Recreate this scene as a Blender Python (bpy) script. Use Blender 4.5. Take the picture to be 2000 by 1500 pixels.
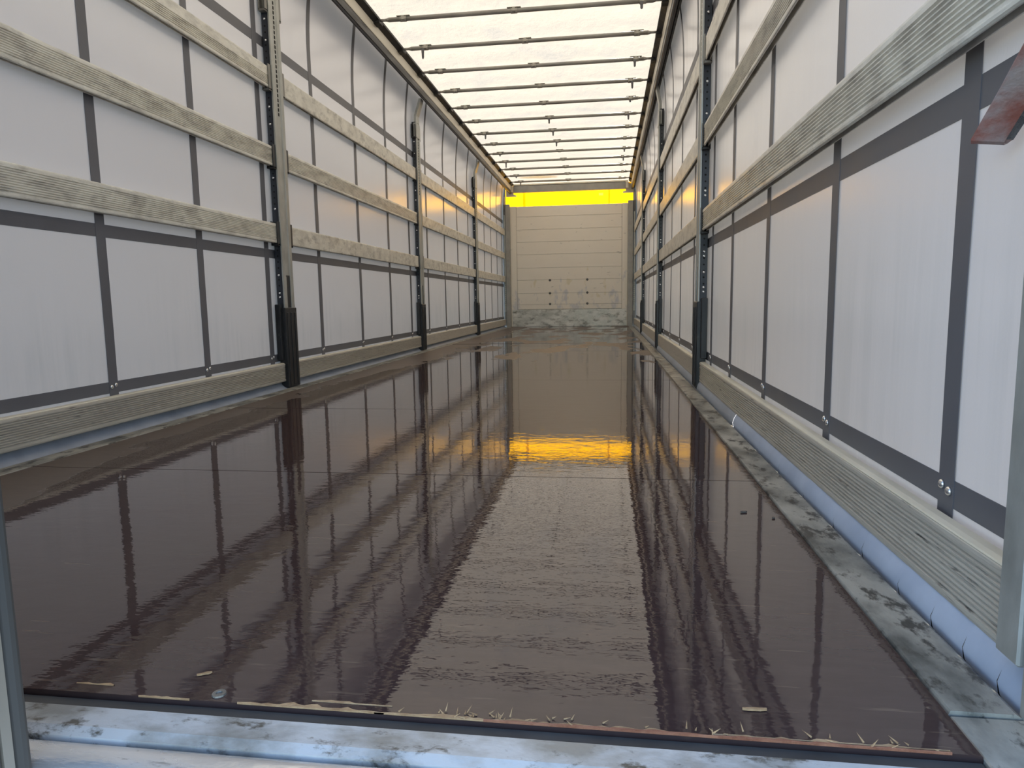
import bpy, math, random
from mathutils import Vector, Matrix, noise
R = random.Random(7)
scene = bpy.context.scene
for o in list(bpy.data.objects):
    bpy.data.objects.remove(o, do_unlink=True)
COL = scene.collection

# ---------------------------------------------------------------- camera
cam_d = bpy.data.cameras.new('camera')
cam = bpy.data.objects.new('camera', cam_d)
COL.objects.link(cam)
cam_d.sensor_width = 36.0
cam_d.lens = 36.0 * 1324.28 / 2000.0
cam_d.clip_start = 0.02
yaw, pitch, roll = 0.1393, 0.1218, 0.0155
cy, sy, cp, sp = math.cos(yaw), math.sin(yaw), math.cos(pitch), math.sin(pitch)
fwd = Vector((-sy * cp, cy * cp, -sp))
rgt = Vector((cy, sy, 0))
dwn = fwd.cross(rgt)
r2 = math.cos(roll) * rgt + math.sin(roll) * dwn
d2 = -math.sin(roll) * rgt + math.cos(roll) * dwn
m = Matrix((r2, -d2, -fwd)).transposed().to_4x4()
m.translation = Vector((0.6936, 0.0, 0.5194))
cam.matrix_world = m
scene.camera = cam

# ---------------------------------------------------------------- world, sun, exposure
SUN_EL, SUN_AZ = math.radians(28), math.radians(12)      # sun ahead of the trailer, a little to the right
world = bpy.data.worlds.new('world')
scene.world = world
world.use_nodes = True
wn = world.node_tree
bg = wn.nodes['Background']
sky = wn.nodes.new('ShaderNodeTexSky')
sky.sky_type = 'NISHITA'
sky.sun_disc = False
sky.sun_elevation = SUN_EL
sky.sun_rotation = SUN_AZ
sky.air_density = 1.0
sky.dust_density = 0.6
sky.ozone_density = 1.6
wn.links.new(sky.outputs['Color'], bg.inputs['Color'])
bg.inputs['Strength'].default_value = 0.62
sun_d = bpy.data.lights.new('sun', 'SUN')
sun_d.energy = 7.6
sun_d.angle = math.radians(1.2)
sun_d.color = (1.0, 0.92, 0.79)
sun = bpy.data.objects.new('sun', sun_d)
COL.objects.link(sun)
sdir = Vector((math.sin(SUN_AZ) * math.cos(SUN_EL), math.cos(SUN_AZ) * math.cos(SUN_EL), math.sin(SUN_EL)))
sun.rotation_euler = sdir.to_track_quat('Z', 'Y').to_euler()
sun.location = (3, 20, 15)
vs = scene.view_settings
vs.view_transform = 'Standard'
vs.look = 'None'
vs.exposure = 0.0
vs.gamma = 1.0
vs.use_curve_mapping = False
scene.cycles.max_bounces = 12
scene.cycles.diffuse_bounces = 6
scene.cycles.glossy_bounces = 4
scene.cycles.transmission_bounces = 6
scene.cycles.sample_clamp_indirect = 8.0
scene.cycles.use_denoising = True

# ---------------------------------------------------------------- materials
def new_mat(name):
    mt = bpy.data.materials.new(name)
    mt.use_nodes = True
    nt = mt.node_tree
    return mt, nt, nt.nodes['Principled BSDF']

def N(nt, kind, **kw):
    n = nt.nodes.new(kind)
    for k, v in kw.items():
        setattr(n, k, v)
    return n

def pos(nt, scale=(1, 1, 1)):
    g = N(nt, 'ShaderNodeNewGeometry')
    v = N(nt, 'ShaderNodeVectorMath', operation='MULTIPLY')
    nt.links.new(g.outputs['Position'], v.inputs[0])
    v.inputs[1].default_value = scale
    return v.outputs[0]

def nz(nt, vec, scale, detail=4, rough=0.55):
    n = N(nt, 'ShaderNodeTexNoise')
    n.inputs['Scale'].default_value = scale
    n.inputs['Detail'].default_value = detail
    n.inputs['Roughness'].default_value = rough
    nt.links.new(vec, n.inputs['Vector'])
    return n.outputs['Fac']

def ramp(nt, fac, stops):
    r = N(nt, 'ShaderNodeValToRGB')
    el = r.color_ramp.elements
    while len(el) < len(stops):
        el.new(0.5)
    for e, (p, c) in zip(el, stops):
        e.position = p
        e.color = (c, c, c, 1) if isinstance(c, (int, float)) else (*c, 1)
    nt.links.new(fac, r.inputs['Fac'])
    return r.outputs['Color']

def mixc(nt, fac, a, b):
    mx = N(nt, 'ShaderNodeMix', data_type='RGBA')
    if isinstance(fac, float):
        mx.inputs[0].default_value = fac
    else:
        nt.links.new(fac, mx.inputs[0])
    for s, v in ((6, a), (7, b)):
        if isinstance(v, tuple):
            mx.inputs[s].default_value = (*v, 1)
        else:
            nt.links.new(v, mx.inputs[s])
    return mx.outputs[2]

def mth(nt, op, a, b=None, c=None, clamp=False):
    n = N(nt, 'ShaderNodeMath', operation=op)
    n.use_clamp = clamp
    for i, v in enumerate((a, b, c)):
        if v is None:
            continue
        if isinstance(v, (int, float)):
            n.inputs[i].default_value = v
        else:
            nt.links.new(v, n.inputs[i])
    return n.outputs[0]

def bump(nt, h, strength, dist):
    b = N(nt, 'ShaderNodeBump')
    b.inputs['Strength'].default_value = strength
    b.inputs['Distance'].default_value = dist
    nt.links.new(h, b.inputs['Height'])
    return b.outputs['Normal']

def mottled(name, c1, c2, scale=8, stretch=(1, 1, 1), metal=0.0, r1=0.4, r2=0.6, bmp=0.0, c3=None, lo=0.35, hi=0.65, spec=0.5, c3lo=.60, c3w=.09, c3s=2.7):
    mt, nt, p = new_mat(name)
    v = pos(nt, stretch)
    f = nz(nt, v, scale, 6, 0.6)
    col = mixc(nt, ramp(nt, f, [(lo, 0.0), (hi, 1.0)]), c1, c2)
    if c3:
        f3 = nz(nt, pos(nt, tuple(s * 1.0 for s in stretch)), scale * c3s, 6, 0.68)
        col = mixc(nt, ramp(nt, f3, [(c3lo, 0.0), (c3lo + c3w, 1.0)]), col, c3)
    nt.links.new(col, p.inputs['Base Color'])
    rr = N(nt, 'ShaderNodeMapRange')
    nt.links.new(f, rr.inputs[0])
    rr.inputs[1].default_value = 0.3
    rr.inputs[2].default_value = 0.7
    rr.inputs[3].default_value = r1
    rr.inputs[4].default_value = r2
    nt.links.new(rr.outputs[0], p.inputs['Roughness'])
    p.inputs['Metallic'].default_value = metal
    p.inputs['Specular IOR Level'].default_value = spec
    if bmp:
        nt.links.new(bump(nt, nz(nt, v, scale * 6, 4), bmp, 0.004), p.inputs['Normal'])
    return mt

M = {}
M['galv'] = mottled('galvanised_steel', (.34, .345, .32), (.48, .485, .455), 14, (1, 1, .5), .4, .32, .5, .15)
M['galv_dull'] = mottled('dull_steel', (.20, .195, .18), (.30, .29, .265), 14, (1, 1, .6), .6, .4, .55, .15)
M['black'] = mottled('black_paint', (.010, .011, .013), (.022, .023, .026), 16, (1, 1, .3), 0, .3, .5, .2, c3=(.05, .05, .05))
M['blackblue'] = mottled('dark_blue_paint', (.012, .014, .020), (.024, .028, .040), 16, (1, 1, .3), 0, .3, .45, .1)
M['hole'] = mottled('hole_dark', (.004, .004, .004), (.006, .006, .006), 5, r1=.8, r2=.9)
M['alu'] = mottled('weathered_aluminium', (.72, .685, .60), (.86, .83, .74), 5, (2, 1.2, 4), .0, .28, .42, .25, c3=(.44, .41, .36), c3lo=.47, c3w=.26, c3s=1.3)
M['alu_plain'] = mottled('plain_aluminium', (.62, .585, .505), (.80, .77, .68), 7, (2, 1.2, 2.2), .0, .28, .42, .25, c3=(.34, .315, .27), c3lo=.48, c3w=.24, c3s=1.2)
M['alu_kick'] = mottled('scuffed_aluminium', (.44, .405, .35), (.53, .495, .43), 6, (2, .5, 9), .1, .45, .65, .3, c3=(.12, .11, .10))
M['bright'] = mottled('bright_edge', (.66, .63, .52), (.78, .74, .62), 9, (1, .4, 1), .2, .35, .5)
M['rail_cream'] = mottled('cream_rail', (.68, .63, .52), (.78, .73, .62), 3, (1, .4, 1), .1, .35, .5)
M['rail_grey'] = mottled('rail_grey', (.10, .10, .105), (.14, .14, .14), 8, (1, .3, 1), .3, .35, .5)
M['track_black'] = mottled('track_black', (.012, .012, .013), (.03, .028, .025), 22, (1, 1, 1), 0, .4, .7, .5)
M['bow'] = mottled('bow_steel', (.26, .245, .22), (.36, .34, .30), 12, (.3, 1, 1), .2, .35, .5)
M['clip'] = mottled('clip_steel', (.34, .32, .28), (.44, .42, .37), 15, (1, 1, 1), .5, .35, .5)
M['beam'] = mottled('beam_grey', (.30, .295, .275), (.37, .365, .34), 6, (1, 1, 1), .1, .4, .55)
M['strap_dark'] = mottled('dark_band', (.122, .122, .136), (.142, .142, .158), 4, (1, 1, 1), 0, .38, .5, spec=.4)
M['rivet'] = mottled('rivet_chrome', (.75, .75, .75), (.85, .85, .85), 9, metal=.9, r1=.2, r2=.3)
M['flap'] = mottled('flap_vinyl_sky_tint', (.34, .40, .52), (.44, .50, .62), 6, (1, 1, 1), 0, .35, .5, spec=.4)  # same vinyl as the curtain, with the sky's blue put into the colour
M['rubber'] = mottled('grey_rubber', (.085, .078, .07), (.115, .106, .096), 6, (1, 1, .2), 0, .6, .75, spec=.15)
M['door_tan'] = mottled('door_aluminium', (.32, .275, .215), (.40, .345, .275), 6, (1, 1, .2), .1, .4, .5)
M['rail_floor'] = mottled('wet_floor_rail', (.13, .13, .115), (.42, .405, .355), 5, (1.6, .9, 1), .2, .25, .5, .4, c3=(.075, .07, .06), c3lo=.52, lo=.38, hi=.60)
M['sill'] = mottled('scuffed_sill', (.30, .30, .28), (.58, .61, .63), 7, (.9, 1.6, 1), .35, .3, .5, .3, c3=(.13, .12, .10), lo=.38, hi=.56, c3lo=.56)
M['sill_lip'] = mottled('polished_lip', (.74, .75, .76), (.88, .89, .90), 10, (.5, 2, 2), .8, .2, .34, .2, c3=(.42, .42, .42))
M['wood'] = mottled('raw_plywood', (.32, .185, .09), (.56, .37, .20), 30, (1, 3, 1), 0, .6, .8, .5)
M['wood_red'] = mottled('red_plywood', (.22, .075, .04), (.36, .16, .09), 30, (1, 3, 1), 0, .5, .7, .5)
M['webbing'] = mottled('red_grey_webbing', (.26, .095, .075), (.32, .28, .28), 11, (1, 1, 1.4), 0, .7, .85, .8, lo=.42, hi=.60)
M['webbing_back'] = mottled('grey_webbing', (.11, .12, .13), (.18, .19, .20), 60, (1, 1, 1), 0, .7, .9, .9)
M['asphalt'] = mottled('asphalt_yard', (.10, .10, .10), (.17, .165, .16), 3, (1, 1, 1), 0, .7, .9, .4)
M['kickplate'] = mottled('scuffed_kickplate', (.46, .46, .42), (.76, .75, .70), 3, (1.2, 1, 2.4), .25, .3, .5, .3, c3=(.20, .19, .165), c3lo=.50, c3w=.16, c3s=1.6)
M['gasket'] = mottled('grey_gasket', (.045, .045, .045), (.075, .073, .07), 9, r1=.5, r2=.7)
M['rail_dark'] = mottled('rail_dark', (.018, .018, .02), (.035, .034, .034), 9, (1, .3, 1), .0, .35, .5)
M['hem_grey'] = mottled('hem_grey', (.26, .29, .345), (.34, .375, .44), 6, r1=.35, r2=.5)
M['debris'] = mottled('grit', (.05, .045, .04), (.16, .14, .12), 90, r1=.6, r2=.8)

def curtain_mat():
    mt, nt, p = new_mat('curtain_vinyl')
    f = nz(nt, pos(nt), 1.3, 3)
    st = nz(nt, pos(nt, (14, 22, 1.1)), 1.0, 5, .6)          # condensation running down the lower panels
    sep = N(nt, 'ShaderNodeSeparateXYZ')
    nt.links.new(pos(nt), sep.inputs[0])
    low = N(nt, 'ShaderNodeMapRange')
    nt.links.new(sep.outputs['Z'], low.inputs[0])
    low.inputs[1].default_value, low.inputs[2].default_value = .78, .45
    wetz = mth(nt, 'MULTIPLY', mth(nt, 'MULTIPLY', low.outputs[0], ramp(nt, st, [(.42, 0.0), (.68, 1.0)])), ramp(nt, nz(nt, pos(nt), 1.7, 3), [(.40, 0.0), (.60, 1.0)]))
    cc = mixc(nt, f, (.665, .632, .655), (.715, .682, .70))
    nt.links.new(mixc(nt, mth(nt, 'MULTIPLY', wetz, .55), cc, (.52, .52, .545)), p.inputs['Base Color'])
    rr = N(nt, 'ShaderNodeMapRange')
    nt.links.new(st, rr.inputs[0])
    rr.inputs[1].default_value, rr.inputs[2].default_value = .35, .7
    rr.inputs[3].default_value, rr.inputs[4].default_value = .16, .23
    nt.links.new(rr.outputs[0], p.inputs['Roughness'])
    p.inputs['Specular IOR Level'].default_value = .9
    weave = nz(nt, pos(nt, (1, 1, .35)), 420, 2)
    nt.links.new(bump(nt, weave, .18, .001), p.inputs['Normal'])
    t = N(nt, 'ShaderNodeBsdfTranslucent')                   # thin vinyl lets a little daylight through
    t.inputs['Color'].default_value = (.078, .068, .056, 1)
    a = N(nt, 'ShaderNodeAddShader')
    nt.links.new(p.outputs[0], a.inputs[0])
    nt.links.new(t.outputs[0], a.inputs[1])
    nt.links.new(a.outputs[0], nt.nodes['Material Output'].inputs['Surface'])
    return mt
M['curtain'] = curtain_mat()

def cloth_translucent(name, dif, trans, wrinkle, stain_fold_shade=False):
    mt, nt, p = new_mat(name)
    nt.nodes.remove(p)
    out = nt.nodes['Material Output']
    d = N(nt, 'ShaderNodeBsdfDiffuse')
    t = N(nt, 'ShaderNodeBsdfTranslucent')
    a = N(nt, 'ShaderNodeAddShader')
    d.inputs['Color'].default_value = (*dif, 1)
    t.inputs['Color'].default_value = (*trans, 1)
    if stain_fold_shade:
        # a puddle of brown dirt lying on the tarpaulin near its front end, and faint shading of folds put into the colour
        g = N(nt, 'ShaderNodeNewGeometry')
        v = N(nt, 'ShaderNodeVectorMath', operation='SUBTRACT')
        nt.links.new(g.outputs['Position'], v.inputs[0])
        v.inputs[1].default_value = (-.55, 12.95, 2.8)
        v2 = N(nt, 'ShaderNodeVectorMath', operation='MULTIPLY')
        nt.links.new(v.outputs[0], v2.inputs[0])
        v2.inputs[1].default_value = (2.0, 5.0, 0)
        ln = N(nt, 'ShaderNodeVectorMath', operation='LENGTH')
        nt.links.new(v2.outputs[0], ln.inputs[0])
        wob = mth(nt, 'MULTIPLY_ADD', nz(nt, pos(nt), 5, 4), .9, -.45)
        e = mth(nt, 'ADD', ln.outputs['Value'], wob)
        msk = ramp(nt, e, [(.55, 1.0), (.8, 0.0)])
        fold_shade = nz(nt, pos(nt, (1.0, .55, 1)), 2.6, 5, .62)
        fcol = mixc(nt, ramp(nt, fold_shade, [(.36, 1.0), (.47, 0.0)]), trans, tuple(c * f for c, f in zip(trans, (.90, .93, .97))))
        nt.links.new(mixc(nt, msk, fcol, (.30, .20, .09)), t.inputs['Color'])
    b = bump(nt, nz(nt, pos(nt, (1, .6, 1)), 6, 6, .6), wrinkle, .03)
    nt.links.new(b, d.inputs['Normal'])
    nt.links.new(b, t.inputs['Normal'])
    nt.links.new(d.outputs[0], a.inputs[0])
    nt.links.new(t.outputs[0], a.inputs[1])
    nt.links.new(a.outputs[0], out.inputs['Surface'])
    return mt
M['tarp'] = cloth_translucent('white_tarpaulin', (.48, .46, .43), (.46, .362, .245), .8, True)
M['seam'] = cloth_translucent('yellow_seam', (.10, .08, .01), (.80, .72, .10), .15)
M['yellow'] = cloth_translucent('yellow_tarpaulin', (.05, .035, .003), (.94, .45, .003), .15)

def floor_mat():
    mt, nt, p = new_mat('wet_plywood')
    P = pos(nt)
    sep = N(nt, 'ShaderNodeSeparateXYZ')
    nt.links.new(P, sep.inputs[0])
    # dry patches: towards the far end and along the left rail
    n1 = nz(nt, pos(nt, (.95, .42, 1)), 2.6, 6, .56)
    far = N(nt, 'ShaderNodeMapRange')
    nt.links.new(sep.outputs['Y'], far.inputs[0])
    far.inputs[1].default_value, far.inputs[2].default_value = 4.6, 6.8
    far.inputs[3].default_value, far.inputs[4].default_value = -.06, .135
    lft = N(nt, 'ShaderNodeMapRange')
    nt.links.new(sep.outputs['X'], lft.inputs[0])
    lft.inputs[1].default_value, lft.inputs[2].default_value = -1.19, -.82
    lft.inputs[3].default_value, lft.inputs[4].default_value = .40, 0.0
    fs = mth(nt, 'ADD', mth(nt, 'ADD', n1, far.outputs[0]), lft.outputs[0])
    dry = ramp(nt, fs, [(.645, 0.0), (.675, 1.0)])
    grain = nz(nt, pos(nt, (3, 14, 1)), 3.0, 6, .65)
    wet_c = mixc(nt, grain, (.042, .025, .023), (.080, .050, .045))
    dry_c = mixc(nt, grain, (.075, .052, .040), (.125, .092, .072))
    col = mixc(nt, dry, wet_c, dry_c)
    scr = nz(nt, pos(nt, (3.2, 40, 1)), 2.2, 3, .5)
    col = mixc(nt, ramp(nt, scr, [(.66, 0.0), (.72, .35)]), col, (.22, .16, .11))
    nt.links.new(col, p.inputs['Base Color'])
    ro = mixc(nt, dry, (.02, .02, .02), (.42, .42, .42))
    nt.links.new(ro, p.inputs['Roughness'])
    p.inputs['IOR'].default_value = 1.5
    h = mth(nt, 'ADD', mth(nt, 'MULTIPLY', nz(nt, pos(nt, (.6, 1.3, 1)), 26, 3, .6), .26),
            mth(nt, 'MULTIPLY', nz(nt, pos(nt, (.8, 1.2, 1)), 8, 2, .5), .35))
    nt.links.new(bump(nt, h, .10, .010), p.inputs['Normal'])
    return mt
M['floor'] = floor_mat()

def panel_paint():
    mt, nt, p = new_mat('bulkhead_paint')
    f = nz(nt, pos(nt, (1, 1, 2)), 3, 5, .6)
    col = mixc(nt, f, (.79, .74, .645), (.85, .80, .71))
    g = nz(nt, pos(nt, (2.2, 1, 8)), 3.2, 5, .6)
    col = mixc(nt, ramp(nt, g, [(.66, 0.0), (.74, .7)]), col, (.26, .245, .22))
    sep = N(nt, 'ShaderNodeSeparateXYZ')
    nt.links.new(pos(nt), sep.inputs[0])
    low = N(nt, 'ShaderNodeMapRange')                        # paint rubbed off by goods, at loading height
    nt.links.new(sep.outputs['Z'], low.inputs[0])
    low.inputs[1].default_value, low.inputs[2].default_value = 1.7, .9
    low.inputs[3].default_value, low.inputs[4].default_value = -.25, .02
    b = mth(nt, 'ADD', nz(nt, pos(nt, (3, 1, 1.6)), 2.1, 4, .6), low.outputs[0])
    col = mixc(nt, ramp(nt, b, [(.58, 0.0), (.68, .40)]), col, (.30, .36, .50))
    y = mth(nt, 'ADD', nz(nt, pos(nt, (2.6, 1, 1.3)), 3.1, 3, .5), low.outputs[0])
    col = mixc(nt, ramp(nt, y, [(.62, 0.0), (.70, .4)]), col, (.60, .52, .26))
    nt.links.new(col, p.inputs['Base Color'])
    p.inputs['Roughness'].default_value = .5
    return mt
M['panel'] = panel_paint()

# ---------------------------------------------------------------- mesh building
class MB:
    def __init__(self):
        self.v, self.f, self.s = [], [], []
    def add(self, vs, fs, smooth=False):
        o = len(self.v)
        self.v += [tuple(q) for q in vs]
        self.f += [tuple(i + o for i in q) for q in fs]
        self.s += [smooth] * len(fs)
        return self
    def box(self, x0, x1, y0, y1, z0, z1, bev=0.0):
        x0, x1 = min(x0, x1), max(x0, x1)
        if bev <= 0:
            vs = [(x, y, z) for x in (x0, x1) for y in (y0, y1) for z in (z0, z1)]
            return self.add(vs, [(0, 1, 3, 2), (4, 6, 7, 5), (0, 4, 5, 1), (2, 3, 7, 6), (0, 2, 6, 4), (1, 5, 7, 3)])
        b = bev                                              # three shrunken slabs joined by chamfers
        vs, fs = [], []
        lo, hi = (x0, y0, z0), (x1, y1, z1)
        idx = {}
        for c in range(8):
            s = [(c >> k) & 1 for k in range(3)]
            for ax in range(3):
                q = []
                for k in range(3):
                    e = hi[k] if s[k] else lo[k]
                    q.append(e if k == ax else e + (-b if s[k] else b))
                idx[(c, ax)] = len(vs)
                vs.append(q)
        for ax in range(3):
            a, d = (ax + 1) % 3, (ax + 2) % 3
            for side in (0, 1):
                cs = [(side << ax) | (p << a) | (q << d) for p, q in ((0, 0), (1, 0), (1, 1), (0, 1))]
                face = [idx[(c, ax)] for c in cs]
                fs.append(face if side else face[::-1])
            for p in (0, 1):
                for q in (0, 1):
                    c0 = (p << a) | (q << d)
                    c1 = c0 | (1 << ax)
                    face = [idx[(c0, a)], idx[(c1, a)], idx[(c1, d)], idx[(c0, d)]]
                    fs.append(face if (p ^ q) else face[::-1])
        for c in range(8):
            face = [idx[(c, 0)], idx[(c, 1)], idx[(c, 2)]]
            fs.append(face if bin(c).count('1') % 2 else face[::-1])
        return self.add(vs, fs)
    def loft(self, rings, cap=True, closed=True, smooth=False):
        n = len(rings[0])
        vs = [q for r in rings for q in r]
        fs = []
        for i in range(len(rings) - 1):
            for j in range(n if closed else n - 1):
                k = (j + 1) % n
                fs.append((i * n + j, i * n + k, (i + 1) * n + k, (i + 1) * n + j))
        self.add(vs, fs, smooth)
        if cap and closed:
            o = len(self.v) - len(vs)
            self.f += [tuple(o + j for j in range(n))[::-1], tuple(o + (len(rings) - 1) * n + j for j in range(n))]
            self.s += [False, False]
        return self
    def tube(self, a, b, r, n=10, r2=None):
        a, b = Vector(a), Vector(b)
        d = (b - a).normalized()
        u = d.orthogonal().normalized()
        w = d.cross(u)
        r2 = r if r2 is None else r2
        ring = lambda c, rr: [c + rr * (math.cos(t) * u + math.sin(t) * w) for t in [2 * math.pi * i / n for i in range(n)]]
        return self.loft([ring(a, r), ring(b, r2)], smooth=True)
    def dome(self, c, axis, r, h, n=10):
        c, d = Vector(c), Vector(axis).normalized()
        u = d.orthogonal().normalized()
        w = d.cross(u)
        rings = []
        for k in range(4):
            t = k / 3.5 * math.pi / 2
            rings.append([c + d * (h * math.sin(t)) + r * math.cos(t) * (math.cos(a) * u + math.sin(a) * w) for a in [2 * math.pi * i / n for i in range(n)]])
        return self.loft(rings, smooth=True)
    def mesh(self, name, mat):
        me = bpy.data.meshes.new(name)
        me.from_pydata(self.v, [], self.f)
        me.polygons.foreach_set('use_smooth', self.s)
        me.materials.append(M[mat])
        me.validate()
        me.update()
        return me
    def build(self, name, mat, parent=None, loc=None):
        o = bpy.data.objects.new(name, self.mesh(name, mat))
        COL.objects.link(o)
        if parent is not None:
            o.parent = parent
            o.matrix_parent_inverse = Matrix.Translation(-parent.location) if not isinstance(parent.location, tuple) else Matrix()
        if loc:
            o.location = loc
        return o

def fix_normals(o):
    import bmesh
    bm = bmesh.new()
    bm.from_mesh(o.data)
    bmesh.ops.recalc_face_normals(bm, faces=bm.faces)
    bm.to_mesh(o.data)
    bm.free()
    return o

def empty(name, loc, label=None, cat=None, group=None, kind=None):
    o = bpy.data.objects.new(name, None)
    o.empty_display_size = .1
    o.location = loc
    COL.objects.link(o)
    tag(o, label, cat, group, kind)
    return o

def tag(o, label=None, cat=None, group=None, kind=None):
    if label: o['label'] = label
    if cat: o['category'] = cat
    if group: o['group'] = group
    if kind: o['kind'] = kind
    return o

def copy_part(o, parent, name=None):
    c = o.copy()
    COL.objects.link(c)
    c.parent = parent
    c.matrix_parent_inverse = Matrix()
    return c

# ---------------------------------------------------------------- main dimensions
Y0, YB = 0.775, 13.56                # rear edge of the plywood, front wall
FACE = {-1: -1.285, 1: 1.21}         # inner face of the posts on each side
PLY = {-1: -1.1875, 1: 1.1174}       # plywood edges
RAIL = {-1: -1.275, 1: 1.205}        # outer edges of the floor rails
POSTS = [4.075, 7.25, 10.49]
CURT_U = 0.058
X = lambda s, u: FACE[s] + s * u     # u runs outwards from the post faces

# ---------------------------------------------------------------- ground outside
g = MB()
g.add([(-60, -60, -1.25), (60, -60, -1.25), (60, 60, -1.25), (-60, 60, -1.25)], [(0, 1, 2, 3)])
tag(g.build('ground', 'asphalt'), kind='structure')

# ---------------------------------------------------------------- floor: plywood sheets, rails, sill
floor = empty('floor', (0, Y0, 0), kind='structure')
joints = [Y0, 1.955, 3.19, 4.43, 5.66, 6.95, 8.2, 9.5, 10.75, 12.05, YB]
for a, b in zip(joints[:-1], joints[1:]):
    # each sheet lies a hair out of level and is slightly cupped, which breaks the reflections at the joints
    tx, ty, cup, z0_ = R.uniform(-.0007, .0007), R.uniform(-.0010, .0010), R.uniform(.0002, .0008), R.uniform(-.0004, .0004)
    if a == Y0:
        tx, ty, cup = 0.0, 0.0, .0003
    rings = []
    for i in range(41):
        t = i / 40
        y = a + .0013 + (b - a - .0026) * t
        dz = z0_ + ty * (t - .5) * (b - a) + cup * (2 * t - 1) ** 4
        rings.append([(PLY[-1], y, -.03), (PLY[1], y, -.03), (PLY[1], y, dz + tx * 1.15 - .002), (PLY[1] - .002, y, dz + tx * 1.15),
                      (PLY[-1] + .002, y, dz - tx * 1.15), (PLY[-1], y, dz - tx * 1.15 - .002)])
    fix_normals(MB().loft(rings).build('floor_panel', 'floor', floor))
sub = MB().box(-1.27, 1.20, Y0 - .02, YB, -.10, -.032)
sub.build('subfloor', 'hole', floor)
for n, s in ((1, -1), (2, 1)):
    mb = MB()
    prof = [(PLY[s] - s * -.001, -.006), (PLY[s] + s * .004, .0015), (RAIL[s] - s * .008, .0015), (RAIL[s], -.004), (RAIL[s], -.13), (PLY[s] + s * .001, -.13)]
    mb.loft([[(x, y, z + (.0006 * noise.noise((x * 9, y * 4, 0)) if z > -.01 else 0)) for x, z in prof] for y in [.86 + i * (YB - .86) / 60 for i in range(61)]])
    tag(fix_normals(mb.build('trim_%d' % n, 'rail_floor')), kind='structure')
sill = empty('trim_3', (0, .70, 0), kind='structure')
mb = MB()
mb.box(-1.2, 1.115, .752, Y0 - .001, -.05, -.008)
mb.build('rubber_strip', 'gasket', sill)
mb = MB()
prof = [(.752, -.006), (.748, -.001), (.712, -.003), (.700, -.009), (.698, -.06), (.752, -.06)]
mb.loft([[(x, y, z) for y, z in prof] for x in [-1.2 + i * .25 for i in range(11)]])
fix_normals(mb.build('sill_plate', 'sill', sill))
mb = MB()
prof = [(.697, -.016)]
for k in range(9):
    t = math.pi / 2 * k / 8
    prof.append((.690 - .050 * math.sin(t), -.010 - .045 * (1 - math.cos(t))))
prof += [(.640, -.2), (.697, -.2)]
mb.loft([[(x, y, z) for y, z in prof] for x in [-1.25 + i * .25 for i in range(11)]], smooth=True)
fix_normals(mb.build('sill_lip', 'sill_lip', sill))
mb = MB().box(1.118, 1.30, .70, .857, -.06, -.003, .002)
fix_normals(mb.build('corner_plate', 'rail_floor', sill))
mb = MB().box(-1.30, -1.19, .70, .857, -.06, -.003, .002)
fix_normals(mb.build('corner_plate', 'rail_floor', sill))

# frayed rear edge of the first sheet
front_panel = [c for c in floor.children if c.name == 'floor_panel'][0]
def px2x(px): return .31 + (px - 600) * .000645
def ragged(x0, x1, yb, wmin, wmax, mat, name, z=.0008):
    n = max(4, int((x1 - x0) / .008))
    lo, hi = [], []
    for i in range(n + 1):
        x = x0 + (x1 - x0) * i / n
        env = min(1, 5 * i / n, 5 * (n - i) / n)
        w = (wmin + (wmax - wmin) * max(-.3, min(1, .12 + 1.1 * noise.noise((x * 30, yb * 50, 3.1)) + .7 * noise.noise((x * 140, 2, yb))))) * max(.15, env)
        lo.append((x, yb - .0005, z))
        hi.append((x, yb + max(w, .0003), z + .0006))
    mb = MB()
    vs = lo + hi + [(x, y, -.0012) for x, y, _ in lo] + [(x, y + .001, -.0012) for x, y, _ in hi]
    m1 = n + 1
    fs = []
    for i in range(n):
        fs += [(i, i + 1, m1 + i + 1, m1 + i), (i, 2 * m1 + i, 2 * m1 + i + 1, i + 1), (m1 + i, m1 + i + 1, 3 * m1 + i + 1, 3 * m1 + i)]
    mb.add(vs, fs)
    return mb.build(name, mat, floor)
ragged(px2x(62), px2x(150), Y0 + .020, .001, .009, 'wood', 'worn_edge')
ragged(px2x(230), px2x(345), Y0 + .001, .0005, .003, 'wood', 'worn_edge')
ragged(px2x(450), px2x(760), Y0 + .001, .002, .010, 'wood', 'worn_edge')
ragged(px2x(600), px2x(770), Y0 + .016, .002, .008, 'wood', 'worn_edge')
ragged(px2x(740), px2x(1400), Y0 + .001, .0025, .009, 'wood', 'worn_edge')
ragged(px2x(960), px2x(1800), Y0 + .0005, .0012, .0042, 'wood_red', 'worn_edge', .0016)
ragged(px2x(1390), px2x(1800), Y0 + .005, .001, .007, 'wood', 'worn_edge')
spl = []
for k in range(3):
    L = .006 + .003 * k
    mb = MB()
    mb.add([(-.0012, 0, 0), (.0012, 0, 0), (.0008, 0, .0016), (-.0008, 0, .0016), (.0004 * (k - 1), L, .002 + .001 * k)],
           [(0, 1, 2, 3), (0, 4, 1), (1, 4, 2), (2, 4, 3), (3, 4, 0)])
    spl.append(mb.mesh('splinter', 'wood'))
for i in range(46):
    o = bpy.data.objects.new('splinter', spl[i % 3])
    COL.objects.link(o)
    o.parent = floor
    o.matrix_parent_inverse = Matrix.Translation(-floor.location)
    o.location = (px2x(R.choice([R.uniform(640, 1400), R.uniform(840, 1150), R.uniform(1390, 1790)])), Y0 + R.uniform(.001, .014), .0005)
    o.rotation_euler = (R.uniform(-.1, .5), R.uniform(-.3, .3), R.uniform(-1.6, 1.6))
mb = MB()
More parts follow.
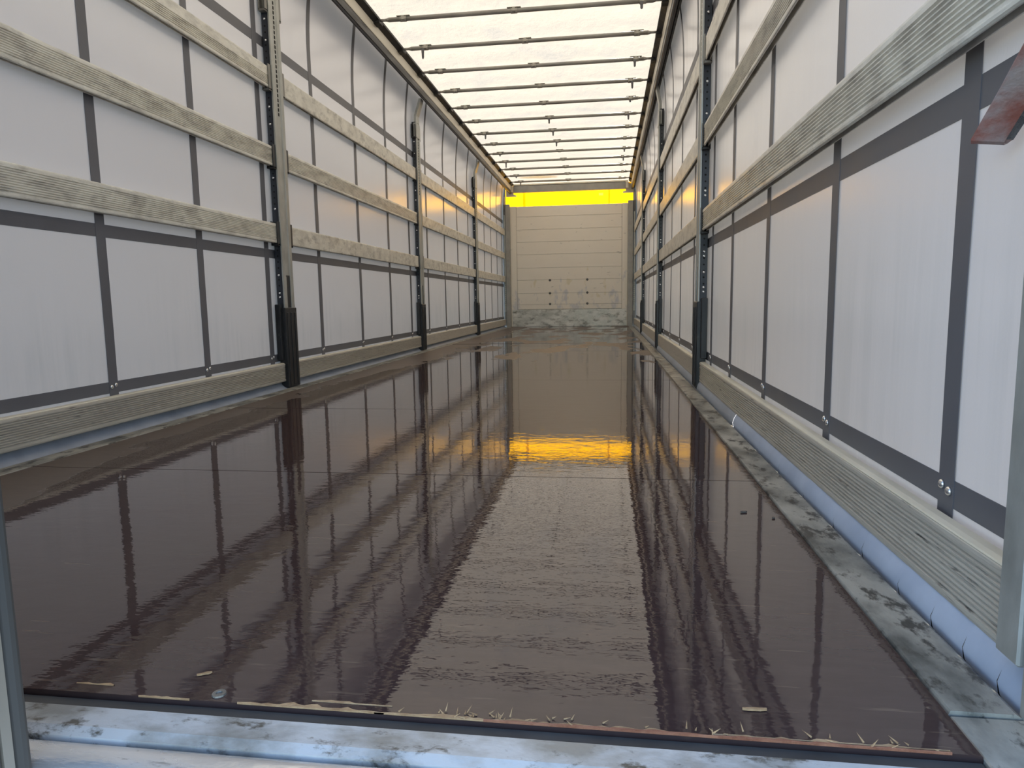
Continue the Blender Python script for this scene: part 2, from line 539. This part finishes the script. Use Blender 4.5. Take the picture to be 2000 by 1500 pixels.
ring = lambda r, z: [(.178 + r * math.cos(a), .792 + r * math.sin(a), z) for a in [2 * math.pi * i / 16 for i in range(16)]]
mb.loft([ring(.0095, .0), ring(.009, .0022), ring(.0045, .0022), ring(.004, .0002)], cap=True, smooth=False)
fix_normals(mb.build('screw_washer', 'galv_dull', floor))

def chip(x, y, l, w, rot, label, mat='wood'):
    mb = MB()
    pts = []
    for sx in (-1, 1):
        for k in range(5):
            t = k / 4 - .5
            pts.append((l * t, sx * w * (.5 + .5 * R.random()) * (1 - (2 * abs(t)) ** 3 * .7), 0))
    n = 5
    vs = pts + [(a, b, .0022 + .001 * R.random()) for a, b, _ in pts]
    fs = []
    for k in range(4):
        fs += [(k, k + 1, n + k + 1, n + k), (2 * n + k, 3 * n + k, 3 * n + k + 1, 2 * n + k + 1),
               (k, 2 * n + k, 2 * n + k + 1, k + 1), (n + k, n + k + 1, 3 * n + k + 1, 3 * n + k)]
    fs += [(0, n, 3 * n, 2 * n), (4, 2 * n + 4, 3 * n + 4, n + 4)]
    mb.add(vs, fs)
    o = fix_normals(mb.build('wood_chip' if mat == 'wood' else 'dirt_crumb', mat))
    o.location = (x, y, .0008)
    o.rotation_euler[2] = rot
    tag(o, label, 'wood chip' if mat == 'wood' else 'debris')
chip(.880, .835, .030, .004, .05, 'pale wood chip lying on the wet floor near the rear right corner of the plywood')
chip(.130, .835, .020, .003, .5, 'small tan wood chip on the dark floor beside the left door edge')
chip(1.025, 1.66, .016, .005, .3, 'dark crumb of dirt on the floor, larger of two near the right rail', 'debris')
chip(1.085, 1.62, .010, .004, 1.2, 'small dark crumb of dirt closest to the right floor rail', 'debris')

# ---------------------------------------------------------------- curtains (side walls)
def bulge(s, y, z):
    lean = -.05 * max(0.0, (z - 2.25) / .55) ** 2                 # drawn in to the rollers at the top
    return lean + .0035 * noise.noise((y * .9, z * 1.1, 5 * s)) + .0012 * noise.noise((y * 4, z * 2.5, 9 * s))
def sheet(s, y0, y1, z0, z1, u, name, mat, parent, ny, nzz, thick=0.0):
    vs, fs = [], []
    for i in range(ny + 1):
        for j in range(nzz + 1):
            y, z = y0 + (y1 - y0) * i / ny, z0 + (z1 - z0) * j / nzz
            vs.append((X(s, u + bulge(s, y, z)), y, z))
    w = nzz + 1
    for i in range(ny):
        for j in range(nzz):
            q = (i * w + j, i * w + j + 1, (i + 1) * w + j + 1, (i + 1) * w + j)
            fs.append(q if s < 0 else q[::-1])
    mb = MB()
    mb.add(vs, fs, not thick)
    if thick:
        n = len(vs)
        bk = [(x + s * thick, y, z) for x, y, z in vs]
        rim = []
        for i in range(ny):
            rim += [(i * w, (i + 1) * w, n + (i + 1) * w, n + i * w), (i * w + nzz, n + i * w + nzz, n + (i + 1) * w + nzz, (i + 1) * w + nzz)]
        for j in range(nzz):
            rim += [(j, n + j, n + j + 1, j + 1), (ny * w + j, ny * w + j + 1, n + ny * w + j + 1, n + ny * w + j)]
        mb.f += rim
        mb.s += [False] * len(rim)
        mb.v += bk
    return mb.build(name, mat, parent)
VST = {-1: [1.17, 1.86, 2.55, 3.235, 3.92, 4.68, 5.50, 6.29, 6.98, 7.70, 8.55, 9.32, 10.06, 10.72, 11.42, 12.10, 12.75, 13.35],
       1: [1.21, 1.855, 2.575, 3.28, 3.86, 4.67, 5.49, 6.30, 7.01, 7.80, 8.62, 9.44, 10.20, 10.95, 11.65, 12.35, 13.0, 13.45]}
rivet_me = MB().dome((0, 0, 0), (1, 0, 0), .0088, .006).mesh('rivet', 'rivet')
for s, nm in ((-1, 'wall_left'), (1, 'wall_right')):
    wl = empty(nm, (X(s, CURT_U), 7.2, 0), kind='structure')
    sheet(s, .93 if s > 0 else .80, 13.555, .03, 2.80, CURT_U, 'curtain', 'curtain', wl, 130, 28)
    for z0, z1 in ((.165, .212), (.803, .855), (2.045, 2.105)):
        sheet(s, .93 if s > 0 else .80, 13.55, z0, z1, CURT_U - .0016, 'band', 'strap_dark', wl, 130, 1, .0012)
    for y in VST[s]:
        sheet(s, y - .026, y + .026, .032, 2.79, CURT_U - .0026, 'strap', 'strap_dark', wl, 1, 28, .0012)
        for dy in (-.0125, .0125):
            o = bpy.data.objects.new('rivet', rivet_me)
            COL.objects.link(o)
            o.parent = wl
            o.matrix_parent_inverse = Matrix.Translation(-wl.location)
            o.location = (X(s, CURT_U - .003 + bulge(s, y, .195)), y + dy, .194 + .003 * dy / .0125)
            o.rotation_euler[2] = 0 if s < 0 else math.pi
    # hem of the curtain, curling in over the floor rail; slit into flaps near the rear on the right
    hm = empty('trim_%d' % (8 if s < 0 else 9), (X(s, .03), 7.2, 0), kind='structure')
    if s > 0:
        prof = [(.056, .075), (.046, .070), (.032, .060), (.018, .044), (.007, .025), (.001, .006), (.004, -.012), (.014, -.03), (.055, -.06)]
        cuts = [.80, .93, 1.02, 1.12, 1.245, 1.42, 1.60, 1.84, 2.10, 2.40, 2.86]
    else:
        prof = [(.056, .040), (.050, .030), (.040, .016), (.026, .004), (.012, -.004), (.0, -.010), (-.006, -.024), (.01, -.06), (.055, -.08)]
        cuts = []
    def flap(y0, y1, name, tw):
        n = max(2, int((y1 - y0) / .04))
        rings = []
        for i in range(n + 1):
            t = i / n
            y = y0 + (y1 - y0) * t
            wob = tw * (t - .5) + .0025 * noise.noise((y * 7, s, 1.5))
            rings.append([(X(s, u - wob * (1 - k / 8) * (1 if 1 < k < 7 else .3)), y + (tw > 0) * k / 8 * (-.005 if i == n else .003 if i == 0 else 0), z + wob * .4) for k, (u, z) in enumerate(prof)])
        fix_normals(MB().loft(rings, cap=False, closed=False, smooth=True).build(name, 'flap' if tw > 0 else 'hem_grey', hm))
    if cuts:
        for a, b in zip(cuts[:-1], cuts[1:]):
            flap(a + .0004, b - .0004, 'hem_flap', R.uniform(.002, .007))
        MB().box(X(s, .012), X(s, .050), .80, 2.9, -.06, -.01).build('hem_slit_shade', 'hole', hm)  # added dark strip, stands in for the shade inside the slits
        flap(2.87, 13.5, 'hem', .0)
    else:
        flap(.80, 13.5, 'hem', .0)

# ---------------------------------------------------------------- roof: tarpaulin
BOWS = [5.576 + .637 * i for i in range(13)]
mb = MB()
nx, ny = 24, 200
vs, fs = [], []
for i in range(ny + 1):
    for j in range(nx + 1):
        x = -1.37 + 2.74 * j / nx
        y = .60 + (14.0 - .60) * i / ny
        ph = ((y - BOWS[0]) / .637) % 1.0
        z = 2.806 - .010 * math.sin(math.pi * ph) ** 2 + .004 * noise.noise((x * 2.2, y * 2.6, 0)) + .003 * noise.noise((x * 6, y * 5, 2))
        if abs(x) > 1.12:
            z = 2.803
        vs.append((x, y, z))
w = nx + 1
for i in range(ny):
    for j in range(nx):
        fs.append((i * w + j, i * w + j + 1, (i + 1) * w + j + 1, (i + 1) * w + j))
mb.add(vs, fs, True)
tag(mb.build('ceiling', 'tarp'), kind='structure')

# roof rails
for n, s in ((4, -1), (5, 1)):
    rl = empty('trim_%d' % n, (s * 1.16, 7, 2.7), kind='structure')
    def strip(prof, name, mat):
        fix_normals(MB().loft([[(s * x, y, z) for x, z in prof] for y in (.66, 13.56)]).build(name, mat, rl))
    strip([(1.112, 2.772), (1.112, 2.790), (1.165, 2.795), (1.165, 2.748), (1.152, 2.748)], 'carriage_track', 'track_black')
    strip([(1.1555, 2.748), (1.161, 2.678), (1.163, 2.670), (1.172, 2.670), (1.172, 2.748)], 'rail_face', 'rail_cream')
    strip([(1.166, 2.669), (1.163, 2.640), (1.166, 2.612), (1.172, 2.608), (1.180, 2.612), (1.180, 2.669)], 'curtain_rail', 'rail_dark')
    strip([(1.181, 2.640), (1.184, 2.622), (1.197, 2.618), (1.202, 2.640), (1.202, 2.669), (1.181, 2.669)], 'curtain_rail', 'rail_grey')
    strip([(1.203, 2.650), (1.212, 2.640), (1.228, 2.640), (1.235, 2.669), (1.203, 2.669)], 'curtain_rail', 'track_black')
    strip([(1.1725, 2.670), (1.203, 2.670), (1.203, 2.795), (1.166, 2.795), (1.1725, 2.748)], 'rail_body', 'rail_grey')

# roof bows
TABS = [{2: .05}, {0: .085}, {2: .06}, {2: .07}, {2: .03}, {1: .06, 2: .06}, {0: .06, 1: .06}, {1: .06}, {0: .03, 2: .045}, {0: .085, 2: .05}, {}, {0: .03}, {0: .05}]
ORD = ['nearest', 'second', 'third', 'fourth', 'fifth', 'sixth', 'seventh', 'eighth', 'ninth', 'tenth', 'eleventh', 'twelfth', 'farthest']
ZB = 2.775
def tube_mesh():
    mb = MB()
    mb.tube((-1.04, 0, 0), (1.04, 0, 0), .0175, 12)
    for e in (-1, 1):
        mb.tube((e * 1.04, 0, 0), (e * 1.065, 0, 0), .0175, 12, .011)
        mb.tube((e * 1.065, 0, 0), (e * 1.118, 0, 0), .011, 10)
    return mb.mesh('bow_tube', 'bow')
TUBE = tube_mesh()
def clip_mesh():
    mb = MB()
    mb.tube((-.026, 0, 0), (.026, 0, 0), .0215, 12)
    mb.box(-.055, .055, -.016, .016, .0175, .0245, .002)
    mb.box(-.012, .012, -.026, -.019, -.012, .02, .002)
    return mb.mesh('clip', 'clip')
CLIP = clip_mesh()
CARR = MB().box(-.03, .03, -.045, .045, -.022, .006, .004).mesh('carriage', 'track_black')
def tab_mesh(L):
    mb = MB()
    mb.box(-.012, .012, -.003, .003, -.018 - L * .35, -.01, .001)
    mb.loft([[(-.011, -.002, -.018 - L * .3), (.011, -.002, -.018 - L * .3), (.011, .002, -.018 - L * .3), (-.011, .002, -.018 - L * .3)],
             [(-.010, -.0015, -.018 - L * .85), (.010, -.0015, -.018 - L * .85), (.010, .0015, -.018 - L * .85), (-.010, .0015, -.018 - L * .85)],
             [(-.003, -.001, -.018 - L), (.003, -.001, -.018 - L), (.003, .001, -.018 - L), (-.003, .001, -.018 - L)]])
    return mb.mesh('hanging_tab', 'rail_grey')
for i, y in enumerate(BOWS):
    words = {0: 'left', 1: 'middle', 2: 'right'}
    t = TABS[i]
    ext = ('a tab hanging at its ' + ' and '.join(words[k] for k in sorted(t))) if t else 'no hanging tab'
    b = empty('roof_bow', (0, y, ZB), '%s steel roof bow, with %s' % (ORD[i], ext), 'roof bow', 'steel bows under the roof tarpaulin')
    def part(nm, me, loc=(0, 0, 0)):
        o = bpy.data.objects.new(nm, me)
        COL.objects.link(o)
        o.parent = b
        o.location = loc
        return o
    part('bow_tube', TUBE)
    for k, x in enumerate((-.93, -.015, .955)):
        part('clip', CLIP, (x + R.uniform(-.02, .02), 0, 0))
        if k in t:
            part('hanging_tab', tab_mesh(t[k]), (x, -.024, 0))
    for e in (-1, 1):
        part('carriage', CARR, (e * 1.135, 0, -.012))

# ---------------------------------------------------------------- side posts
bolt_me = MB().dome((0, 0, 0), (0, -1, 0), .0075, .005, 8).mesh('bolt', 'rivet')
hole_me = MB().tube((0, .001, 0), (0, -.0006, 0), .0055, 8).mesh('hole', 'hole')
ROWS = [(.893, 1.010), (1.350, 1.466), (1.803, 1.925)]
PW = ['nearest', 'middle', 'farthest']
for s in (-1, 1):
    for pi, py in enumerate(POSTS):
        side = 'left' if s < 0 else 'right'
        po = empty('support_post', (X(s, 0), py, 0),
                   '%s galvanised post with a black foot sleeve along the %s curtain wall' % (PW[pi], side), 'post', 'posts along the curtain walls')
        def B(mb_, u0, u1, y0, y1, z0, z1, bev=0.0):
            return mb_.box(X(s, u0), X(s, u1), py + y0, py + y1, z0, z1, bev)
        hw = .067
        mb = MB()
        prof = [(-hw, .001), (-hw + .006, 0), (-.032, 0), (-.027, .005), (.027, .005), (.032, 0), (hw - .006, 0), (hw, .001), (hw, .009), (-hw, .009)]
        zt = 2.45 if pi else 2.50
        mb.loft([[(X(s, u), py + y, z) for y, u in prof] for z in (.69, zt)])
        for e in (-1, 1):
            B(mb, 0, .009, min(e * hw, e * .026), max(e * hw, e * .026), .475, .692, .001)
        fix_normals(mb.build('channel', 'galv', po))
        mb = MB()
        B(mb, .004, .026, -.026, .026, .46, .70)
        mb.build('channel_core', 'black', po)
        mb = MB()
        B(mb, .0095, .050, -hw + .001, hw - .001, .40, 2.40, .002)
        fix_normals(mb.build('side_plate', 'blackblue', po))
        mb = MB()
        B(mb, -.006, .048, -.078, .078, 0.0, .50, .004)
        for yy in (-.05, 0, .05):
            B(mb, -.010, -.004, yy - .008, yy + .008, .01, .47, .002)
        B(mb, .016, .050, -.105, .105, .178, .520, .003)
        fix_normals(mb.build('foot_sleeve', 'black', po))
        # bent head reaching in to the roof rail
        mb = MB()
        pts = [(.002, 2.40), (.0, 2.47), (-.036 if s < 0 else -.022, 2.575), (-.055 if s < 0 else -.036, 2.638)]
        rings = []
        for k, (u, z) in enumerate(pts):
            wy = (.060, .055, .048, .048)[k]
            rings.append([(X(s, u), py - wy, z), (X(s, u), py + wy, z), (X(s, u + .026), py + wy, z), (X(s, u + .026), py - wy, z)])
        mb.loft(rings)
        if pi:
            B(mb, -.003, .03, -.074, .074, 2.24, 2.39, .003)
        fix_normals(mb.build('post_head', 'galv', po))
        # slots down the channel
        mb = MB()
        for k in range(24):
            z = 1.66 + k * .028
            B(mb, .0035, .012, -.006, .006, z, z + .019)
        o = mb.build('slot', 'hole', po)
        o['kind'] = 'stuff'
        # pockets that hold the slats
        rows = ROWS + [(2.25, 2.36)]
        for (z0, z1) in rows:
            for e in (-1, 1):
                mb = MB()
                ya, yb = (hw - .002, hw + .034)
                y0_, y1_ = (ya, yb) if e > 0 else (-yb, -ya)
                B(mb, .006, .0115, y0_, y1_, z0 - .012, z1 + .012, .001)
                B(mb, .040, .050, y0_, y1_, z0 - .012, z1 + .012, .001)
                B(mb, .006, .050, y0_, y1_, z0 - .016, z0 - .0035, .001)
                yi = (ya - .002, ya + .004) if e > 0 else (-ya - .004, -ya + .002)
                B(mb, .006, .050, yi[0], yi[1], z0 - .012, z1 + .012)
                fix_normals(mb.build('slat_pocket', 'galv_dull' if (z0 > 1.7 and pi == 0) else 'black', po))
        def fit(me, nm, z, u=.030):
            o = bpy.data.objects.new(nm, me)
            COL.objects.link(o)
            o.parent = po
            o.location = (X(s, u) - po.location.x, -hw + .0008, z)
        for z in (.565, .59, .70, 1.10, 1.285, 1.60, 1.70, 2.08, 2.20) if s < 0 else (.555, .58, .665, .755, .78, 1.09, 1.115, 1.53, 1.70, 2.06):
            fit(bolt_me, 'bolt', z)
        for z0, z1 in ((.60, .86), (1.13, 1.32), (1.50, 1.78), (1.98, 2.2)):
            z = z0
            while z < z1:
                fit(hole_me, 'hole', z)
                z += .036

# ---------------------------------------------------------------- slats and kickboards
BAYS = {-1: [(.965, 3.985), (4.165, 7.160), (7.345, 10.395), (10.58, 13.50)],
        1: [(.93, 3.985), (4.165, 7.160), (7.345, 10.395), (10.58, 13.50)]}
def slat(s, y0, y1, z0, z1, ribs, mat, seed, thick=.026, plain_top=.0, ufront=.013, kick=False):
    h = z1 - z0
    pr = [(ufront + thick, 0.0), (ufront + thick - .003, 0.0), (ufront + thick - .003, h * .6), (ufront + .007, h * .6), (ufront + .007, 0.0), (ufront + .004, 0.0), (ufront + .001, .003), (ufront, .008)]
    if ribs:
        top = h - .012 - plain_top * h
        lo = .014
        p = (top - lo) / ribs
        for k in range(ribs):
            z = lo + p * k
            pr += [(ufront, z + p * .10), (ufront + .0048, z + p * .30), (ufront + .0048, z + p * .60), (ufront, z + p * .85)]
    pr += [(ufront, h - .008), (ufront + .001, h - .003), (ufront + .004, h), (ufront + thick, h)]
    n = 40
    rings = []
    for i in range(n + 1):
        t = i / n
        y = y0 + (y1 - y0) * t
        dz = .0022 * noise.noise((y * 1.1, seed, 0)) * math.sin(math.pi * t)
        du = .003 * noise.noise((y * .8, seed, 7)) * math.sin(math.pi * t)
        dent = max(0, noise.noise((y * 3.5, seed, 13)) - .45) * .018
        ring = []
        for u, z in pr:
            zz = z0 + z + dz - (dent if z > h - .012 else 0)
            ring.append((X(s, u + du), y, zz))
        rings.append(ring)
    return MB().loft(rings)
BN = ['nearest bay', 'second bay', 'third bay', 'farthest bay']
RN = ['lower', 'middle', 'upper']
RIB = {(-1, 0, 0): 10, (-1, 0, 1): 10, (-1, 0, 2): 6, (-1, 1, 1): 9, (1, 0, 0): 9, (1, 0, 1): 9}
seed = 0
for s in (-1, 1):
    side = 'left' if s < 0 else 'right'
    for bi, (y0, y1) in enumerate(BAYS[s]):
        for ri, (z0, z1) in enumerate(ROWS):
            seed += 3.7
            rb = RIB.get((s, bi, ri), 0)
            mb = slat(s, y0, y1, z0, z1, rb, None, seed, plain_top=.33 if (s, bi, ri) == (-1, 0, 2) else .04)
            o = fix_normals(mb.build('aluminium_slat', 'alu' if rb else 'alu_plain'))
            tag(o, '%s weathered aluminium slat in the %s row of the %s curtain wall, %s' % ('ribbed' if rb else 'flat', RN[ri], side, BN[bi]),
                'slat', 'slats along the curtain walls')
        seed += 3.7
        kb = empty('kickboard', (X(s, .02), (y0 + y1) / 2, .04),
                   '%s scuffed kickboard along the foot of the %s curtain wall, %s' % ('ribbed' if bi < 2 and (s < 0 or bi == 0) else 'flat', side, BN[bi]),
                   'kickboard', 'kickboards along the curtain walls')
        fix_normals(slat(s, y0 - .01, y1 + .01, .040, .153, 10 if bi < 2 and (s < 0 or bi == 0) else 0, None, seed).build('board', 'alu_kick', kb))
        mb = MB()
        rings = []
        for i in range(31):
            y = y0 + (y1 - y0) * i / 30
            dz = .0012 * noise.noise((y * 2, seed, 4))
            rings.append([(X(s, .0145), y, .1532 + dz), (X(s, .016), y, .1555 + dz), (X(s, .026), y, .1570 + dz), (X(s, .041), y, .1570 + dz), (X(s, .041), y, .150), (X(s, .016), y, .150)])
        fix_normals(mb.loft(rings).build('top_edge', 'bright', kb))

# ---------------------------------------------------------------- front wall
fw = empty('wall_front', (0, YB, 0), kind='structure')
zs = [.345, .442, .663, .925, 1.163, 1.425, 1.668, 1.908, 2.158, 2.358]
for a, b in zip(zs[:-1], zs[1:]):
    fix_normals(MB().box(-1.068, .988, YB - .004, YB + .03, a + .0016, b - .0016, .003).build('plank', 'panel', fw))
MB().box(-1.26, 1.18, YB + .012, YB + .05, 0, 2.35).build('backing', 'beam', fw)
fix_normals(MB().box(-1.195, -1.072, YB - .006, YB + .03, 0, 2.36, .003).build('side_panel', 'panel', fw))
fix_normals(MB().box(.992, 1.10, YB - .006, YB + .03, 0, 2.36, .003).build('side_panel', 'panel', fw))
fix_normals(MB().box(-1.175, 1.085, YB - .012, YB - .006, .004, .340, .002).build('kick_plate', 'kickplate', fw))
for x in (-.417, .319):
    for z in (.917, .662, .450):
        fix_normals(MB().dome((x, YB - .004, z), (0, -1, 0), .024, .012, 12).build('bolt_head', 'rail_grey', fw))
for a, b in ((-1.283, -1.197), (1.102, 1.198)):
    q = MB().box(a, b, YB - .07, YB + .05, -.02, 2.62 if False else 2.40, .006)
    fix_normals(q.build('corner_post', 'beam', fw))
# perforated strip and pin of the last bay, beside each corner post
for s in (-1, 1):
    xa, xb = (X(s, .004), X(s, .03))
    fix_normals(MB().box(xa, xb, YB - .055, YB - .035, .30, 2.55, .002).build('edge_strip', 'galv', fw))
    fix_normals(MB().box(xa, xb, YB - .075, YB - .055, 2.20, 2.40, .003).build('edge_hinge', 'rail_grey', fw))
    mb = MB()
    for k in range(14):
        mb.box(X(s, .010), X(s, .018), YB - .0562, YB - .054, .42 + k * .04, .435 + k * .04)
    o = mb.build('slot', 'hole', fw)
    o['kind'] = 'stuff'
for a, b in ((-1.36, -1.284), (1.199, 1.285)):
    MB().box(a, b, YB + .005, YB + .05, -.08, 2.80).build('corner_gap_filler', 'beam', fw)  # added filler, shuts outside light out of the corner gap
# head beam, with a gusset at each corner
hb = empty('head_beam', (0, YB, 2.62), 'grey steel beam across the front end above the yellow tarpaulin strip', 'beam')
fix_normals(MB().box(-1.118, 1.058, YB - .03, YB + .06, 2.625, 2.755, .004).build('beam_face', 'beam', hb))
fix_normals(MB().box(-1.16, 1.10, YB - .045, YB + .05, 2.758, 2.785, .003).build('top_flange', 'bright', hb))
for s in (-1, 1):
    xi = -1.118 if s < 0 else 1.058
    mb = MB()
    prof = [(xi, 2.74), (xi, 2.59), (xi - s * .055, 2.575), (xi - s * .055, 2.552), (xi, 2.552), (xi + s * .15, 2.552), (xi + s * .15, 2.70), (xi + s * .05, 2.74)]
    mb.loft([[(x, y, z) for x, z in prof] for y in (YB - .01, YB + .03)])
    fix_normals(mb.build('gusset', 'rail_cream', hb))
    mb = MB()
    mb.box(xi, xi + s * .05, YB - .10, YB - .03, 2.63, 2.745, .004)
    fix_normals(mb.build('end_bracket', 'rail_cream', hb))
# the yellow tarpaulin outside the front wall
yt = MB()
vs, fs = [], []
for i in range(41):
    for j in range(9):
        x, z = -1.34 + 2.68 * i / 40, 2.20 + .62 * j / 8
        vs.append((x, 13.90 + .010 * noise.noise((x * 3, z * 2, 0)) + .02 * math.exp(-((x - 1.0) / .05) ** 2), z))
for i in range(40):
    for j in range(8):
        fs.append((i * 9 + j, (i + 1) * 9 + j, (i + 1) * 9 + j + 1, i * 9 + j + 1))
yt.add(vs, fs, True)
yo = empty('front_tarpaulin', (0, 13.9, 2.2), 'bright yellow tarpaulin glowing in the gap above the front wall planks', 'tarpaulin')
yt.build('sheet', 'yellow', yo)
for x, wd in ((-.945, .022), (.745, .012)):
    MB().box(x - wd, x + wd, 13.905, 13.925, 2.20, 2.80, .002).build('seam_strip', 'seam', yo)
mb = MB()
for k in range(4):
    mb.box(.545 + .022 * k, .556 + .022 * k, 13.872, 13.874, 2.565, 2.612)
o = mb.build('faded_print', 'rail_cream', yo)
o['kind'] = 'stuff'

# ---------------------------------------------------------------- rear: closed left door, right corner post, strap
dr = empty('door_1', (-.6, .63, -.1), kind='structure')
DX = .024
fix_normals(MB().box(-1.27, DX - .028, .598, .650, -.13, 2.9, .003).build('panel', 'door_tan', dr))
mb = MB()
def vstrip(pts, name, mat):
    fix_normals(MB().loft([[(x, y, z) for x, y in pts] for z in (-.125, 2.88)], smooth=False).build(name, mat, dr))
arc = lambda cx, cy_, r, a0, a1, n=7: [(cx + r * math.cos(math.radians(a0 + (a1 - a0) * k / n)), cy_ + r * math.sin(math.radians(a0 + (a1 - a0) * k / n))) for k in range(n + 1)]
vstrip(arc(DX - .014, .648, .013, -95, 95) + [(DX - .03, .661), (DX - .03, .635)], 'door_seal', 'rubber')
vstrip([(DX - .003, .6215), (DX - .003, .6345), (DX - .03, .6345), (DX - .03, .6215)], 'edge_profile', 'door_tan')
vstrip(arc(DX - .013, .612, .011, -80, 80) + [(DX - .03, .621), (DX - .03, .603)], 'door_seal', 'rubber')
cp_ = empty('corner_post', (1.25, .87, -.1), 'galvanised rear corner post at the right edge of the view', 'post')
fix_normals(MB().box(1.200, 1.235, .872, .922, .056, 2.62, .003).build('inner_flange', 'galv', cp_))
fix_normals(MB().box(1.204, 1.33, .790, .872, -.12, 2.75, .006).build('post_body', 'galv', cp_))
fix_normals(MB().box(-1.36, -1.24, .68, .86, -.12, 2.75, .006).build('trim_6', 'galv'))['kind'] = 'structure'

# worn webbing loop hanging from the right corner post
ws = empty('webbing_strap', (1.20, .95, .70), 'worn red and grey webbing loop hanging in front of the right corner post', 'strap')
def band(path, wdir, width, thick, mat, name):
    rings = []
    wd = Vector(wdir).normalized()
    for k, p in enumerate(path):
        p = Vector(p)
        a = Vector(path[max(0, k - 1)])
        b = Vector(path[min(len(path) - 1, k + 1)])
        nrm = (b - a).cross(wd).normalized()
        e = .0012 * noise.noise((p.x * 60, p.z * 60, 3))
        rings.append([p - wd * (width / 2 + e) - nrm * thick / 2, p + wd * (width / 2 - e) - nrm * thick / 2, p + wd * (width / 2 - e) + nrm * thick / 2, p - wd * (width / 2 + e) + nrm * thick / 2])
    return fix_normals(MB().loft(rings).build(name, mat, ws))
wdir = (1.0, -.05, -.10)
front = [(1.231, .932, .885), (1.229, .940, .858), (1.2265, .960, .828), (1.224, .985, .800), (1.222, 1.01, .776), (1.219, 1.03, .754), (1.2155, 1.048, .734)]
fold = [(1.2155, 1.048, .734), (1.2150, 1.052, .729), (1.2190, 1.059, .7265), (1.2260, 1.063, .729), (1.2310, 1.062, .733)]
back = [(1.2310, 1.062, .733), (1.2370, 1.045, .756), (1.2420, 1.025, .780), (1.2450, 1.000, .806), (1.2450, .970, .842), (1.2420, .945, .885)]
band(front, wdir, .042, .0022, 'webbing', 'front_layer')
band(fold, wdir, .042, .0022, 'webbing', 'fold')
band(back, wdir, .042, .0022, 'webbing_back', 'back_layer')
